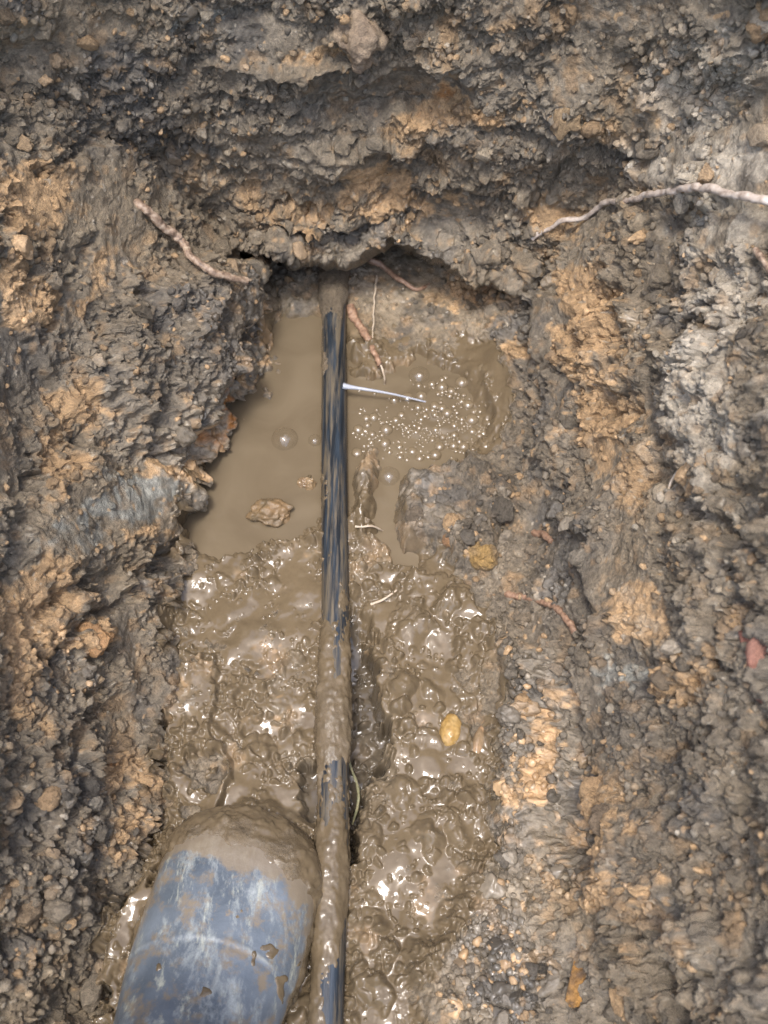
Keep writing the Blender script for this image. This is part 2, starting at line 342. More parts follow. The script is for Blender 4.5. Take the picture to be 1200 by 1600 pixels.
blu = f(blobs(Xw, Yw, [(175, 775, 75, 32, .8, -20), (90, 850, 50, 26, .6, -10), (300, 40, 60, 30, .4), (1095, 335, 55, 25, .6), (560, 1120, 0.1, 0.1, 0), (970, 1060, 40, 20, .5)]))
pale = f(blobs(Xw, Yw, [(1140, 640, 80, 100, .9), (1060, 470, 60, 60, .4), (1130, 200, 90, 60, .6), (700, 95, 60, 18, .4), (1120, 120, 130, 70, .9, -20), (1100, 250, 120, 90, .75), (1160, 450, 80, 120, .75), (1150, 800, 60, 60, .5), (1060, 800, 140, 420, .22), (300, 1100, 10, 60, 0)]))
rust = f(blobs(Xw, Yw, [(160, 1188, 20, 10), (330, 640, 24, 40, .8), (690, 178, 55, 16, .5), (760, 460, 24, 20, .7), (310, 690, 20, 30, .6)]))
def mix(c, k, m): return c + (k - c) * np.clip(m, 0, 1)[:, None]
colr = np.empty((len(P), 3), F32); colr[:] = GREY
colr = mix(colr, BROWN, .5 + .9 * n1)
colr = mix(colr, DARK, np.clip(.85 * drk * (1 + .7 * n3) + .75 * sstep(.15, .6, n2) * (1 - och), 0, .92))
colr = mix(colr, OCHRE * .75, .6 * sstep(.42, .8, n5) * (1 - drk))
colr = mix(colr, OCHRE, sstep(.32, .66, och + .40 * n3 + .14 * n4) * .92)
colr = mix(colr, RUST, sstep(.3, .7, rust + .35 * n3))
colr = mix(colr, BLUEG, sstep(.3, .6, blu + .3 * n3))
colr = mix(colr, PALE, sstep(.25, .75, pale + .35 * n3) * .85)
colr *= (1 + .26 * n4 + .18 * n3 + .20 * noise(P, .0026, 153))[:, None]
colr = mix(colr, OCHRE * .8, .45 * sstep(.35, .8, noise(P, .011, 154)))
spk = noise(P, .0045, 151)
colr = mix(colr, PALE, .7 * sstep(.72, .85, spk)); colr = mix(colr, OCHRE * 1.15, .7 * sstep(.74, .88, noise(P, .006, 152)))
mudc = np.empty_like(colr); mudc[:] = TAN
mudc *= (1 + .10 * n2 + .07 * n3)[:, None]
mudc = mix(mudc, colr, .45 * sstep(.35, .8, n5 + .3 * f(blobs(Xw, Yw, [(440, 1090, 70, 70), (330, 1120, 40, 60), (560, 1180, 30, 90), (640, 860, 60, 50), (480, 1230, 30, 50)]))) + .5 * f(blobs(Xw, Yw, [(424, 800, 22, 14), (400, 590, 14, 60, 1, 15), (576, 752, 20, 34), (480, 1230, 30, 50), (570, 1180, 25, 100)])))
edge = sstep(.15, .85, wetf + .35 * n3 + .2 * n4)
mudc = mix(mudc, C(.085, .068, .048) * (1 + .4 * n3)[:, None], .85 * f(sstep(-4, 8, np.maximum(sd_gap - 12 * sstep(1050, 960, Y), sd_hole))))  # dark wet mud in gap and hole, also painting in their depth shade
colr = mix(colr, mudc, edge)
damp = np.clip(np.maximum(.50 + .25 * f(blobs(Xw, Yw, [(640, 450, 180, 60, 1), (300, 700, 80, 120), (660, 830, 90, 70), (850, 1150, 70, 240, 1), (760, 1480, 130, 150, 1.3), (330, 560, 80, 90, .6), (1000, 515, 22, 22, 2.2), (400, 470, 90, 60), (760, 560, 60, 100, .6)])) + .16 * n2, edge), 0.05, 1)
colr = np.clip(colr, .012, .7)

# ------------------------------------------------------------------ materials
def new_mat(name):
    m = bpy.data.materials.new(name); m.use_nodes = True
    return m, m.node_tree, m.node_tree.nodes["Principled BSDF"]
def soil_material(name, bump=1.0):
    m, t, b = new_mat(name); L = t.links.new
    a = t.nodes.new("ShaderNodeAttribute"); a.attribute_name = "pigment"
    w = t.nodes.new("ShaderNodeAttribute"); w.attribute_name = "wetness"
    tc = t.nodes.new("ShaderNodeTexCoord")
    n = t.nodes.new("ShaderNodeTexNoise"); n.inputs["Scale"].default_value = 300; n.inputs["Detail"].default_value = 6; n.inputs["Roughness"].default_value = .78
    L(tc.outputs["Object"], n.inputs["Vector"])
    r = t.nodes.new("ShaderNodeMapRange"); r.inputs[1].default_value = .3; r.inputs[2].default_value = .7; r.inputs[3].default_value = .60; r.inputs[4].default_value = 1.40
    L(n.outputs["Fac"], r.inputs[0])
    lim = t.nodes.new("ShaderNodeMapRange"); lim.inputs[1].default_value = .5; lim.inputs[2].default_value = 1.0; lim.inputs[3].default_value = 0.0; lim.inputs[4].default_value = .8
    L(w.outputs["Fac"], lim.inputs[0])
    mx = t.nodes.new("ShaderNodeMix"); mx.data_type = 'FLOAT'
    L(lim.outputs[0], mx.inputs[0]); L(r.outputs[0], mx.inputs[2]); mx.inputs[3].default_value = 1.0
    vm = t.nodes.new("ShaderNodeVectorMath"); vm.operation = 'SCALE'
    L(a.outputs["Color"], vm.inputs[0]); L(mx.outputs[0], vm.inputs["Scale"]); L(vm.outputs[0], b.inputs["Base Color"])
    rr = t.nodes.new("ShaderNodeMapRange"); rr.inputs[1].default_value = .1; rr.inputs[2].default_value = .95; rr.inputs[3].default_value = .74; rr.inputs[4].default_value = .05
    L(w.outputs["Fac"], rr.inputs[0]); L(rr.outputs[0], b.inputs["Roughness"])
    sp = t.nodes.new("ShaderNodeMapRange"); sp.inputs[1].default_value = .1; sp.inputs[2].default_value = .95; sp.inputs[3].default_value = .35; sp.inputs[4].default_value = .42
    L(w.outputs["Fac"], sp.inputs[0]); L(sp.outputs[0], b.inputs["Specular IOR Level"])
    bp = t.nodes.new("ShaderNodeBump"); bp.inputs["Distance"].default_value = .0048 * bump
    bs = t.nodes.new("ShaderNodeMapRange"); bs.inputs[1].default_value = .45; bs.inputs[2].default_value = .95; bs.inputs[3].default_value = 1.0; bs.inputs[4].default_value = .04
    L(w.outputs["Fac"], bs.inputs[0]); L(bs.outputs[0], bp.inputs["Strength"]); L(n.outputs["Fac"], bp.inputs["Height"]); L(bp.outputs[0], b.inputs["Normal"])
    return m
M_SOIL = soil_material("soil")

def noise_mat(name, stops, scale, rough=.6, stretch=(1, 1, 1), bump=0.0, detail=5, spec=.5, rough_stops=None, coat=0):
    m, t, b = new_mat(name); L = t.links.new
    tc = t.nodes.new("ShaderNodeTexCoord"); mp = t.nodes.new("ShaderNodeMapping"); mp.inputs["Scale"].default_value = stretch
    n = t.nodes.new("ShaderNodeTexNoise"); n.inputs["Scale"].default_value = scale; n.inputs["Detail"].default_value = detail; n.inputs["Roughness"].default_value = .6
    L(tc.outputs["Object"], mp.inputs[0]); L(mp.outputs[0], n.inputs["Vector"])
    cr = t.nodes.new("ShaderNodeValToRGB"); e = cr.color_ramp.elements
    while len(e) < len(stops): e.new(.5)
    for k, (p, c) in enumerate(stops): e[k].position = p; e[k].color = (*c, 1)
    L(n.outputs["Fac"], cr.inputs[0]); L(cr.outputs[0], b.inputs["Base Color"])
    b.inputs["Roughness"].default_value = rough; b.inputs["Specular IOR Level"].default_value = spec
    b.inputs["Coat Weight"].default_value = coat; b.inputs["Coat Roughness"].default_value = .12
    if rough_stops:
        rm = t.nodes.new("ShaderNodeMapRange"); rm.inputs[1].default_value = .35; rm.inputs[2].default_value = .65; rm.inputs[3].default_value, rm.inputs[4].default_value = rough_stops
        L(n.outputs["Fac"], rm.inputs[0]); L(rm.outputs[0], b.inputs["Roughness"])
    if bump:
        bp = t.nodes.new("ShaderNodeBump"); bp.inputs["Distance"].default_value = bump; bp.inputs["Strength"].default_value = .8
        L(n.outputs["Fac"], bp.inputs["Height"]); L(bp.outputs[0], b.inputs["Normal"])
    return m

# ------------------------------------------------------------------ mesh helpers
def mesh_obj(name, V, Fq, mat, parent=None, smooth=True, attrs=None, k=4):
    me = bpy.data.meshes.new(name); V = np.asarray(V, F32); Fq = np.asarray(Fq, np.int32)
    k = Fq.shape[1]; nf = len(Fq)
    me.vertices.add(len(V)); me.vertices.foreach_set("co", V.ravel())
    me.loops.add(nf * k); me.loops.foreach_set("vertex_index", Fq.ravel())
    me.polygons.add(nf); me.polygons.foreach_set("loop_start", np.arange(0, nf * k, k, dtype=np.int32))
    me.polygons.foreach_set("use_smooth", np.full(nf, smooth, bool))
    me.update(calc_edges=True)
    for an, (typ, data) in (attrs or {}).items():
        at = me.attributes.new(an, typ, 'POINT')
        if typ == 'FLOAT_COLOR':
            d = np.ones((len(V), 4), F32); d[:, :3] = data; at.data.foreach_set("color", d.ravel())
        else: at.data.foreach_set("value", np.asarray(data, F32).ravel())
    if mat: me.materials.append(mat)
    o = bpy.data.objects.new(name, me); col.objects.link(o)
    if parent: o.parent = parent
    return o
def tag(o, label=None, cat=None, group=None, kind=None):
    for kk, v in (("label", label), ("category", cat), ("group", group), ("kind", kind)):
        if v: o[kk] = v
    return o
def empty(name, loc, label, cat, group=None):
    o = bpy.data.objects.new(name, None); col.objects.link(o); o.location = [float(v) for v in loc]; o.empty_display_size = .02
    return tag(o, label, cat, group)
def reparent(o, p):                      # o's mesh is in world coordinates
    o.data.transform(__import__('mathutils').Matrix.Translation(-p.location)); o.parent = p; return o
def recentre(o):                         # origin to the mesh middle
    n = len(o.data.vertices); v = np.empty(n * 3, F32); o.data.vertices.foreach_get("co", v); c = v.reshape(-1, 3).mean(0)
    o.data.transform(__import__('mathutils').Matrix.Translation(Vector(-c.astype(float)))); o.location = c.astype(float); return o

def depth_at(x, y): return float(bilerp(gx, gy, TD, np.array(float(x)), np.array(float(y))))
def at(x, y, lift=0.0, depth=None):      # point seen at photo pixel (x, y), lifted off the ground towards the eye
    d = (depth if depth is not None else depth_at(x, y)) - lift
    a, b, c = ray(x, y); return np.array([a * d, b * d, CAM_H + c * d])

# ------------------------------------------------------------------ the ground: earth sides and muddy bed
idx = np.arange(NX * NY, dtype=np.int32).reshape(NY, NX)
quads = np.stack([idx[1:, :-1], idx[1:, 1:], idx[:-1, 1:], idx[:-1, :-1]], -1).reshape(-1, 4)
bed = (wetf.reshape(NY, NX)[:-1, :-1] > .5).ravel()
def ground_piece(name, q):
    u, inv = np.unique(q.ravel(), return_inverse=True)
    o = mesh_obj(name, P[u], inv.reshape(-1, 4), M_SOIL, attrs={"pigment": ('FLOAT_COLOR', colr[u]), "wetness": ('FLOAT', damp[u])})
    Nv = NG.reshape(-1, 3)[u]
    o.data.normals_split_custom_set_from_vertices(Nv.astype(np.float32).tolist()) if False else None
    return o
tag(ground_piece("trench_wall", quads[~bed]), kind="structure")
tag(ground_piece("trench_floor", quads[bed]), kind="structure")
# surrounding ground beyond the dug part
bl = np.concatenate([PG[::-1, 0], PG[0, 1:], PG[1:, -1]]); bl = bl[::6]
outer = bl * np.array([1, 1, 0], F32); outer = outer / np.linalg.norm(outer, axis=1, keepdims=True) * 60; outer[:, 2] = bl[:, 2].clip(.5, .7)
V = np.concatenate([bl, outer]); n = len(bl); i = np.arange(n - 1)
tag(mesh_obj("ground", V, np.stack([i, i + n, i + n + 1, i + 1], 1), noise_mat("topsoil", [(.3, (.07, .055, .04)), (.7, (.16, .12, .08))], 30, .9)), kind="structure")

# ------------------------------------------------------------------ muddy water
ZW = 0.0085
wx = np.arange(285, 806, 3.0); wy = np.arange(490, 905, 3.0)
WX, WY = np.meshgrid(wx, wy); a, b, c = ray(WX, WY); Dw = (ZW - CAM_H) / c
PW = np.stack([a * Dw, b * Dw, np.full_like(a, ZW)], -1).reshape(-1, 3).astype(F32)
src = on_level(690, 632, ZW); dd = np.hypot(PW[:, 0] - src[0], PW[:, 1] - src[1])
mound = lambda d: .007 * np.exp(-(d / .032) ** 2)
PW[:, 2] += mound(dd) + .0007 * np.sin(dd * 420) * np.exp(-dd * 22) + .0011 * noise(PW, .016, 201) * np.exp(-(dd / .085) ** 2) * 1.5 + .00025 * noise(PW, .05, 202)
mw, t, b_ = new_mat("muddy_water"); L = t.links.new
tc = t.nodes.new("ShaderNodeTexCoord"); n_ = t.nodes.new("ShaderNodeTexNoise"); n_.inputs["Scale"].default_value = 13; n_.inputs["Detail"].default_value = 5; n_.inputs["Distortion"].default_value = 1.2
L(tc.outputs["Object"], n_.inputs[0]); cr = t.nodes.new("ShaderNodeValToRGB")
cr.color_ramp.elements[0].position = .35; cr.color_ramp.elements[0].color = (.118, .089, .055, 1); cr.color_ramp.elements[1].position = .68; cr.color_ramp.elements[1].color = (.148, .114, .072, 1)
L(n_.outputs["Fac"], cr.inputs[0]); L(cr.outputs[0], b_.inputs["Base Color"]); b_.inputs["Roughness"].default_value = .04; b_.inputs["IOR"].default_value = 1.33
iw = np.arange(len(wx) * len(wy)).reshape(len(wy), len(wx))
tag(mesh_obj("muddy_water", PW, np.stack([iw[1:, :-1], iw[1:, 1:], iw[:-1, 1:], iw[:-1, :-1]], -1).reshape(-1, 4), mw), kind="structure")

# ------------------------------------------------------------------ lumps and crumbs
def ico(sub):
    bm = bmesh.new(); bmesh.ops.create_icosphere(bm, subdivisions=sub, radius=1.0)
    v = np.array([x.co[:] for x in bm.verts], F32); q = np.array([[w.index for w in x.verts] for x in bm.faces], np.int32); bm.free(); return v, q
def lump_shape(sub, seed, rough=.35, flats=5):
    v, q = ico(sub)
    s = 1 + rough * fbm(v, .9, 3, seed) + .10 * rough * 2 * fbm(v, .3, 2, seed + 5)
    v = v * s[:, None]
    r_ = np.random.default_rng(seed)
    for _ in range(flats):                   # a few broken flats
        d = r_.normal(size=3); d /= np.linalg.norm(d); h = v @ d.astype(F32); lim = .62 + .25 * r_.random()
        v = v - np.clip(h - lim, 0, None)[:, None] * d.astype(F32) * .85
    return v, q
def rand_rot(r_):
    q = r_.normal(size=4); q /= np.linalg.norm(q); w, x, y, z = q
    return np.array([[1 - 2 * (y * y + z * z), 2 * (x * y - z * w), 2 * (x * z + y * w)], [2 * (x * y + z * w), 1 - 2 * (x * x + z * z), 2 * (y * z - x * w)], [2 * (x * z - y * w), 2 * (y * z + x * w), 1 - 2 * (x * x + y * y)]], F32)
inside = (X > -60) & (X < 1260) & (Y > -60) & (Y < 1660)
dens = np.where(inside, 1, .15) * (1 - wet) * (1 - .85 * np.clip(SMOOTH, 0, 1)) * np.clip(.6 + 1.0 * noise(P, .05, 211).reshape(X.shape), .05, 1.5) * (spacing < 8) * spacing
dens = dens * (wet < .02)
dens = dens + 1.5 * dens * (sstep(-10, 20, sd_r2) + sstep(-10, 20, sd_r1))
pr = dens.ravel() / dens.sum()
def scatter(name, count, rmin, rmax, power, sub, nproto, seed, sink):
    r_ = np.random.default_rng(seed)
    pick = r_.choice(len(P), count, p=pr, replace=False)
    protos = [lump_shape(sub, seed * 10 + k, .42) for k in range(nproto)]
    nn = NG.reshape(-1, 3)[pick]
    u = r_.random(count); rad = (rmin + (rmax - rmin) * u ** power).astype(F32)
    Vs, Fs, Cs, Ws = [], [], [], []; off = 0
    for k in range(count):
        v, q = protos[k % nproto]
        s = rad[k] * r_.uniform(.7, 1.25, 3).astype(F32)
        Vs.append((v * s) @ rand_rot(r_).T + P[pick[k]] + nn[k] * rad[k] * sink); Fs.append(q + off); off += len(v)
        c = colr[pick[k]] * r_.uniform(.75, 1.25)
        if r_.random() < .10: c = lerp(c, OCHRE * r_.uniform(.7, 1.2), .8)
        elif r_.random() < .08: c = lerp(c, DARK, .5)
        Cs.append(np.broadcast_to(c, v.shape)); Ws.append(np.full(len(v), min(.9, damp[pick[k]] * r_.uniform(.6, 1.3))))
    V = np.concatenate(Vs); Cc = np.clip(np.concatenate(Cs) * (1 + .2 * noise(V, .004, 77))[:, None], .01, .7)
    return tag(mesh_obj(name, V, np.concatenate(Fs), M_SOIL, attrs={"pigment": ('FLOAT_COLOR', Cc), "wetness": ('FLOAT', np.concatenate(Ws))}), kind="stuff")
tag(scatter("soil_crumbs", 9000, .0012, .0042, 1.8, 2, 10, 3, .25), "loose grey brown crumbs of earth scattered over the trench sides", "soil crumbs")
tag(scatter("soil_clods", 380, .005, .012, 2.5, 4, 14, 4, .05), "larger broken clods of earth stuck on the trench sides", "soil clods")

def clod(name, x, y, size, cols, label, cat, seed, wet_=.3, scale=(1, 1, 1), lift=.3, rough=.4, group=None, rot=True):
    v, q = lump_shape(5, seed, rough, 1 if 'pebble' in label else (0 if 'puddle' in label else 3)); r_ = np.random.default_rng(seed)
    v = v * np.array(scale, F32) * size
    if rot is True: v = v @ rand_rot(r_).T
    elif rot: a = R(rot); v = v @ np.array([[math.cos(a), -math.sin(a), 0], [math.sin(a), math.cos(a), 0], [0, 0, 1]], F32).T
    p = at(x, y); V = v + (p + np.array([0, -s30, c30]) * size * lift).astype(F32)
    t_ = np.clip(.5 + .9 * fbm(V, size * .8, 3, seed + 3), 0, 1)[:, None]
    cc = lerp(np.array(cols[0], F32), np.array(cols[1], F32), t_) * (1 + .2 * noise(V, size * .15, seed))[:, None]
    o = mesh_obj(name, V, q, M_SOIL, attrs={"pigment": ('FLOAT_COLOR', np.clip(cc, .01, .8)), "wetness": ('FLOAT', np.full(len(V), wet_))})
    return tag(recentre(o), label, cat, group)
YEL = (.46, .29, .07)
clod("pebble", 703, 1140, .0125, [(.30, .18, .055), (.38, .25, .10)], "amber yellow pebble lying in the wet mud right of the pipe", "pebble", 21, .92, (.8, 1.25, .7), .35, .10, rot=-10)
clod("pebble", 747, 1160, .0105, [(.20, .14, .08), (.28, .18, .10)], "narrow mud coated brown pebble just right of the amber one", "pebble", 22, .95, (.55, 1.5, .6), .3, .10, rot=-15)
clod("clay_lump", 747, 868, .0165, [(.38, .24, .09), (.25, .175, .095)], "mustard yellow clay lump at the foot of the dark rubble", "clay lump", 23, .35, (1, 1, .8), .2, .5)
clod("pebble", 700, 842, .0075, [(.34, .19, .09), (.26, .15, .08)], "small orange brown pebble on the dark rubble left of the mustard lump", "pebble", 24, .4, (1, 1, .8), .4, .25)
clod("clay_lump", 146, 998, .0145, [(.44, .25, .11), (.38, .22, .11)], "crumbly orange clay lump on the grey left bank", "clay lump", 25, .12, (1, 1, .8), .2, .5)
clod("clay_lump", 424, 803, .017, [(.13, .095, .055), (.21, .135, .068)], "glistening orange brown lump standing in the puddle left of the pipe", "clay lump", 26, .8, (1.25, .85, .75), -.1, .42, rot=5)
clod("clay_lump", 481, 757, .0085, [(.22, .15, .08), (.18, .12, .07)], "small wet brown lump in the puddle touching the pipe", "clay lump", 27, .9, (1, 1, .7), .0, .45)
clod("flint", 898, 1525, .0145, [(.05, .05, .052), (.46, .24, .07)], "dark flint with orange rind stuck in the lower right rubble", "flint", 28, .5, (.7, 1.4, .7), 1.0, .25, rot=-15)
clod("brick_fragment", 1188, 1034, .019, [(.32, .13, .085), (.40, .20, .14)], "broken red brick fragment poking out of the right bank", "brick fragment", 29, .1, (.9, 1.2, .8), .5, .4, rot=10)
clod("clay_lump", 565, 55, .026, [(.36, .27, .18), (.30, .22, .15)], "pale tan clod jutting from the top of the end wall", "clay lump", 30, .1, (.9, 1.0, .8), .0, .5)
clod("clay_lump", 880, 190, .016, [(.33, .23, .13), (.26, .18, .10)], "tan clod sitting on the end wall above the right root", "clay lump", 31, .1, (1, 1, .8), .2, .5)
clod("clay_lump", 466, 325, .017, [(.38, .24, .12), (.30, .21, .12)], "ochre crumbly clod under the dark crack above the pipe", "clay lump", 32, .2, (1.2, 1, .8), .1, .55)

# ------------------------------------------------------------------ tubes
def smooth_path(pts, n):
    pts = np.array(pts, float); d = np.r_[0, np.cumsum(np.linalg.norm(np.diff(pts, axis=0), axis=1))]
    m = np.gradient(pts, d, axis=0); t = np.linspace(0, d[-1], n); out = np.empty((n, pts.shape[1]))
    i = np.clip(np.searchsorted(d, t) - 1, 0, len(d) - 2); h = d[i + 1] - d[i]; u = ((t - d[i]) / h)[:, None]; h = h[:, None]
    return (2 * u**3 - 3 * u**2 + 1) * pts[i] + (u**3 - 2 * u**2 + u) * h * m[i] + (-2 * u**3 + 3 * u**2) * pts[i + 1] + (u**3 - u**2) * h * m[i + 1], t / d[-1]
def tube(path, rad, seg=12, cap=True):
    T = np.gradient(path, axis=0); T /= np.linalg.norm(T, axis=1, keepdims=True)
    ref = np.array([0, -s30, c30]); U = np.cross(T, ref); U /= np.linalg.norm(U, axis=1, keepdims=True); W = np.cross(U, T)
    a = np.linspace(0, 2 * math.pi, seg, endpoint=False); n = len(path)
    rad = np.asarray(rad, float); rad = np.broadcast_to(rad if rad.ndim == 0 else rad.reshape(n, -1), (n, seg))
    V = path[:, None] + rad[..., None] * (np.cos(a)[None, :, None] * U[:, None] + np.sin(a)[None, :, None] * W[:, None])
    i = np.arange(n * seg).reshape(n, seg); j = np.roll(i, -1, 1)
    F_ = np.stack([i[:-1], j[:-1], j[1:], i[1:]], -1).reshape(-1, 4)
    V = V.reshape(-1, 3)
    if cap:
        V = np.concatenate([V, path[:1], path[-1:]]); e0, e1 = len(V) - 2, len(V) - 1
        F_ = np.concatenate([F_, np.stack([j[0], i[0], np.full(seg, e0), np.full(seg, e0)], 1), np.stack([i[-1], j[-1], np.full(seg, e1), np.full(seg, e1)], 1)])
        # degenerate quads are turned into triangles by validate()
    return V.astype(F32), F_
def tube_obj(name, path, rad, mat, seg=12, attrs=None):
    V, F_ = tube(path, rad, seg); o = mesh_obj(name, V, F_, mat); o.data.validate(); return o

# ------------------------------------------------------------------ the pipe and the jet of the leak
PR = 0.0136
def pz(Yp): return np.interp(Yp, [300, 420, 520, 700, 1000, 1300, 1700], [.040, .034, .022, .017, .021, .024, .026])
pp = [(522, 330), (522, 440), (522, 520), (522, 640), (522.5, 760), (524, 900), (523.5, 1040), (521.5, 1150), (521, 1260), (520, 1350), (516, 1460), (510, 1600), (500, 1900), (480, 2400)]
path, tt = smooth_path([on_level(x, y, float(pz(y))) for x, y in pp], 700)
pipe_top = path[0]
mp_, t, b_ = new_mat("blue_black_pipe"); L = t.links.new
tc = t.nodes.new("ShaderNodeTexCoord"); mpn = t.nodes.new("ShaderNodeMapping"); mpn.inputs["Scale"].default_value = (1, .06, 1)
L(tc.outputs["Object"], mpn.inputs[0])
nA = t.nodes.new("ShaderNodeTexNoise"); nA.inputs["Scale"].default_value = 300; nA.inputs["Detail"].default_value = 4
nB = t.nodes.new("ShaderNodeTexNoise"); nB.inputs["Scale"].default_value = 190; nB.inputs["Detail"].default_value = 6; nB.inputs["Roughness"].default_value = .7
L(mpn.outputs[0], nA.inputs[0]); L(mpn.outputs[0], nB.inputs[0])
cA = t.nodes.new("ShaderNodeValToRGB"); e = cA.color_ramp.elements
e[0].position = .38; e[0].color = (.010, .013, .017, 1); e[1].position = .70; e[1].color = (.030, .042, .056, 1)
L(nA.outputs["Fac"], cA.inputs[0])
cB = t.nodes.new("ShaderNodeValToRGB"); e = cB.color_ramp.elements; e[0].position = .45; e[0].color = (0, 0, 0, 1); e[1].position = .59; e[1].color = (1, 1, 1, 1)
L(nB.outputs["Fac"], cB.inputs[0])
mxp = t.nodes.new("ShaderNodeMix"); mxp.data_type = 'RGBA'; L(cB.outputs[0], mxp.inputs[0]); L(cA.outputs[0], mxp.inputs[6]); mxp.inputs[7].default_value = (.105, .083, .054, 1)
L(mxp.outputs[2], b_.inputs["Base Color"])
rp = t.nodes.new("ShaderNodeMapRange"); rp.inputs[3].default_value = .34; rp.inputs[4].default_value = .55; L(cB.outputs[0], rp.inputs[0]); L(rp.outputs[0], b_.inputs["Roughness"])
bp = t.nodes.new("ShaderNodeBump"); bp.inputs["Distance"].default_value = .0008; L(nB.outputs["Fac"], bp.inputs["Height"]); L(bp.outputs[0], b_.inputs["Normal"])
pipe_root = empty("water_pipe", on_level(523, 900, 0.0), "dark blue black plastic water pipe streaked with mud running along the trench bed", "water pipe")
po = tube_obj("pipe_tube", path, PR, mp_, 48); reparent(po, pipe_root)
V, F_ = tube(path, np.ones((len(path), 1)), 96, cap=False)
seg = 96; V3 = V.reshape(len(path), seg, 3); ang = np.linspace(0, 2 * math.pi, seg, endpoint=False)
Ypx = np.interp(path[:, 1], np.array([on_level(522, y, .02)[1] for y in range(2400, 300, -20)]), np.arange(2400, 300, -20))
cov = np.interp(Ypx, [380, 470, 490, 520, 640, 760, 880, 960, 1020, 1110, 1130, 1180, 1200, 1280, 1310, 1370, 1400, 1480, 1520, 1600, 2400],
                     [1.0, 1.0, .6, .32, .14, .18, .36, .50, .75, .95, 1.2, 1.05, .62, .65, .85, .9, .95, .85, .7, .72, .72])
Q = (path[:, None] + PR * (V3 - path[:, None])).reshape(-1, 3).astype(F32)
side = .18 * np.cos(ang - R(-15))[None, :] * np.ones((len(path), 1)) - .15 * np.sin(ang)[None, :] * 0
th = (cov[:, None] + side - .52).ravel() + .42 * fbm(Q * np.array([1, .35, 1], F32), .016, 4, 401)
crm = crumb(Q, .007, 402, .8, True) + .6 * crumb(Q, .0035, 403, .8, True)
thick = np.clip(th, -.5, .8) * .0055 + np.where(th > -.05, .0022 * crm, 0)
cv = (path[:, None] + (PR + thick.reshape(len(path), seg) - .0003)[..., None] * (V3 - path[:, None])).reshape(-1, 3)
keep = (thick.reshape(len(path), seg)); kf = np.maximum.reduce([keep.ravel()[F_[:, k]] for k in range(4)]) > -.0006
pc = np.empty_like(cv); pc[:] = TAN * .95; dryc = np.array([.16, .125, .085], F32)
upper = np.repeat(np.interp(Ypx, [480, 560, 1050, 1120, 1210, 1260], [.8, .5, 0.05, .22, .18, 0.05]), seg)
pc = mix(pc, dryc, upper + .2 * fbm(Q, .02, 3, 405)); pc *= (1 + .15 * fbm(Q, .01, 3, 404))[:, None]
u, inv = np.unique(F_[kf].ravel(), return_inverse=True)
co = mesh_obj("mud_coating", cv[u], inv.reshape(-1, 4), M_SOIL, attrs={"pigment": ('FLOAT_COLOR', pc[u]), "wetness": ('FLOAT', np.clip(.95 - .6 * upper, .2, .95)[u])})
reparent(co, pipe_root)

mj, t, b_ = new_mat("jet_water"); b_.inputs["Base Color"].default_value = (.46, .48, .53, 1); b_.inputs["Alpha"].default_value = .65; b_.inputs["Roughness"].default_value = .12; b_.inputs["Transmission Weight"].default_value = 0; b_.inputs["IOR"].default_value = 1.33
j0 = on_level(536, 603, .030); j1 = on_level(605, 614, .026); j2 = on_level(674, 630, .012)
jp, jt = smooth_path([j0, j1, j2], 60)
jr = np.interp(jt, [0, .15, .5, 1], [.0034, .0019, .0012, .0008])
jo = tube_obj("water_jet", jp, jr, mj, 14); tag(recentre(jo), "thin white jet of water spraying from the pipe side into the foam", "water jet")

# ------------------------------------------------------------------ roots
def root(name, pts, r0, r1, mat, label, cat, seed, group=None, lifts=None, n=90, wob=.25):
    """pts: (photo x, photo y, lift off the ground)"""
    P3 = np.array([at(x, y, l + (.007 if r0 < .0013 else 0)) for x, y, l in pts]); p, t_ = smooth_path(P3, n)
    r_ = np.random.default_rng(seed)
    w = np.stack([noise(p.astype(F32), .012, seed + k) for k in range(3)], 1); p = p + w * r0 * wob * 1.6
    rad = lerp(r0, r1, t_) * (1 + .22 * noise(p.astype(F32), .006, seed + 9) + .12 * noise(p.astype(F32), .0025, seed + 10))
    a = np.linspace(0, 6.283, 14, endpoint=False)
    rad2 = rad[:, None] * (1 + .05 * np.sin(3 * a + seed)[None, :] + .10 * r_.normal(size=(n, 14)))
    return tag(recentre(tube_obj(name, p, rad2, mat, 14)), label, cat, group)
M_ROOT = noise_mat("root_bark", [(.32, (.10, .065, .042)), (.5, (.27, .185, .125)), (.70, (.46, .36, .26))], 200, .55, bump=.0008)
M_ROOTP = noise_mat("pale_root", [(.3, (.22, .16, .12)), (.5, (.42, .34, .27)), (.7, (.55, .48, .41))], 140, .6, bump=.0008)
M_ROOTD = noise_mat("brown_root", [(.3, (.12, .07, .045)), (.5, (.27, .16, .10)), (.75, (.42, .28, .185))], 240, .5, bump=.0006)
M_HAIR = noise_mat("root_hair", [(.3, (.36, .27, .18)), (.7, (.60, .50, .38))], 200, .6)
M_TWIG = noise_mat("green_twig", [(.3, (.10, .11, .055)), (.7, (.26, .22, .12))], 200, .6)
root("root", [(205, 312, -.004), (222, 325, .010), (250, 350, .020), (282, 375, .028), (300, 400, .040), (325, 420, .055), (355, 432, .075), (383, 439, .095)], .0045, .0037, M_ROOT, "pinkish broken root hanging from the left bank over the dark hollow", "root", 501)
root("root", [(1230, 318, .015), (1190, 312, .030), (1140, 303, .034), (1090, 293, .032), (1040, 300, .026), (985, 312, .026), (942, 318, .022), (915, 338, .020), (880, 345, .018), (833, 372, .012)], .0034, .0023, M_ROOTP, "long pale wavy root lying across the right bank", "root", 502, n=140)
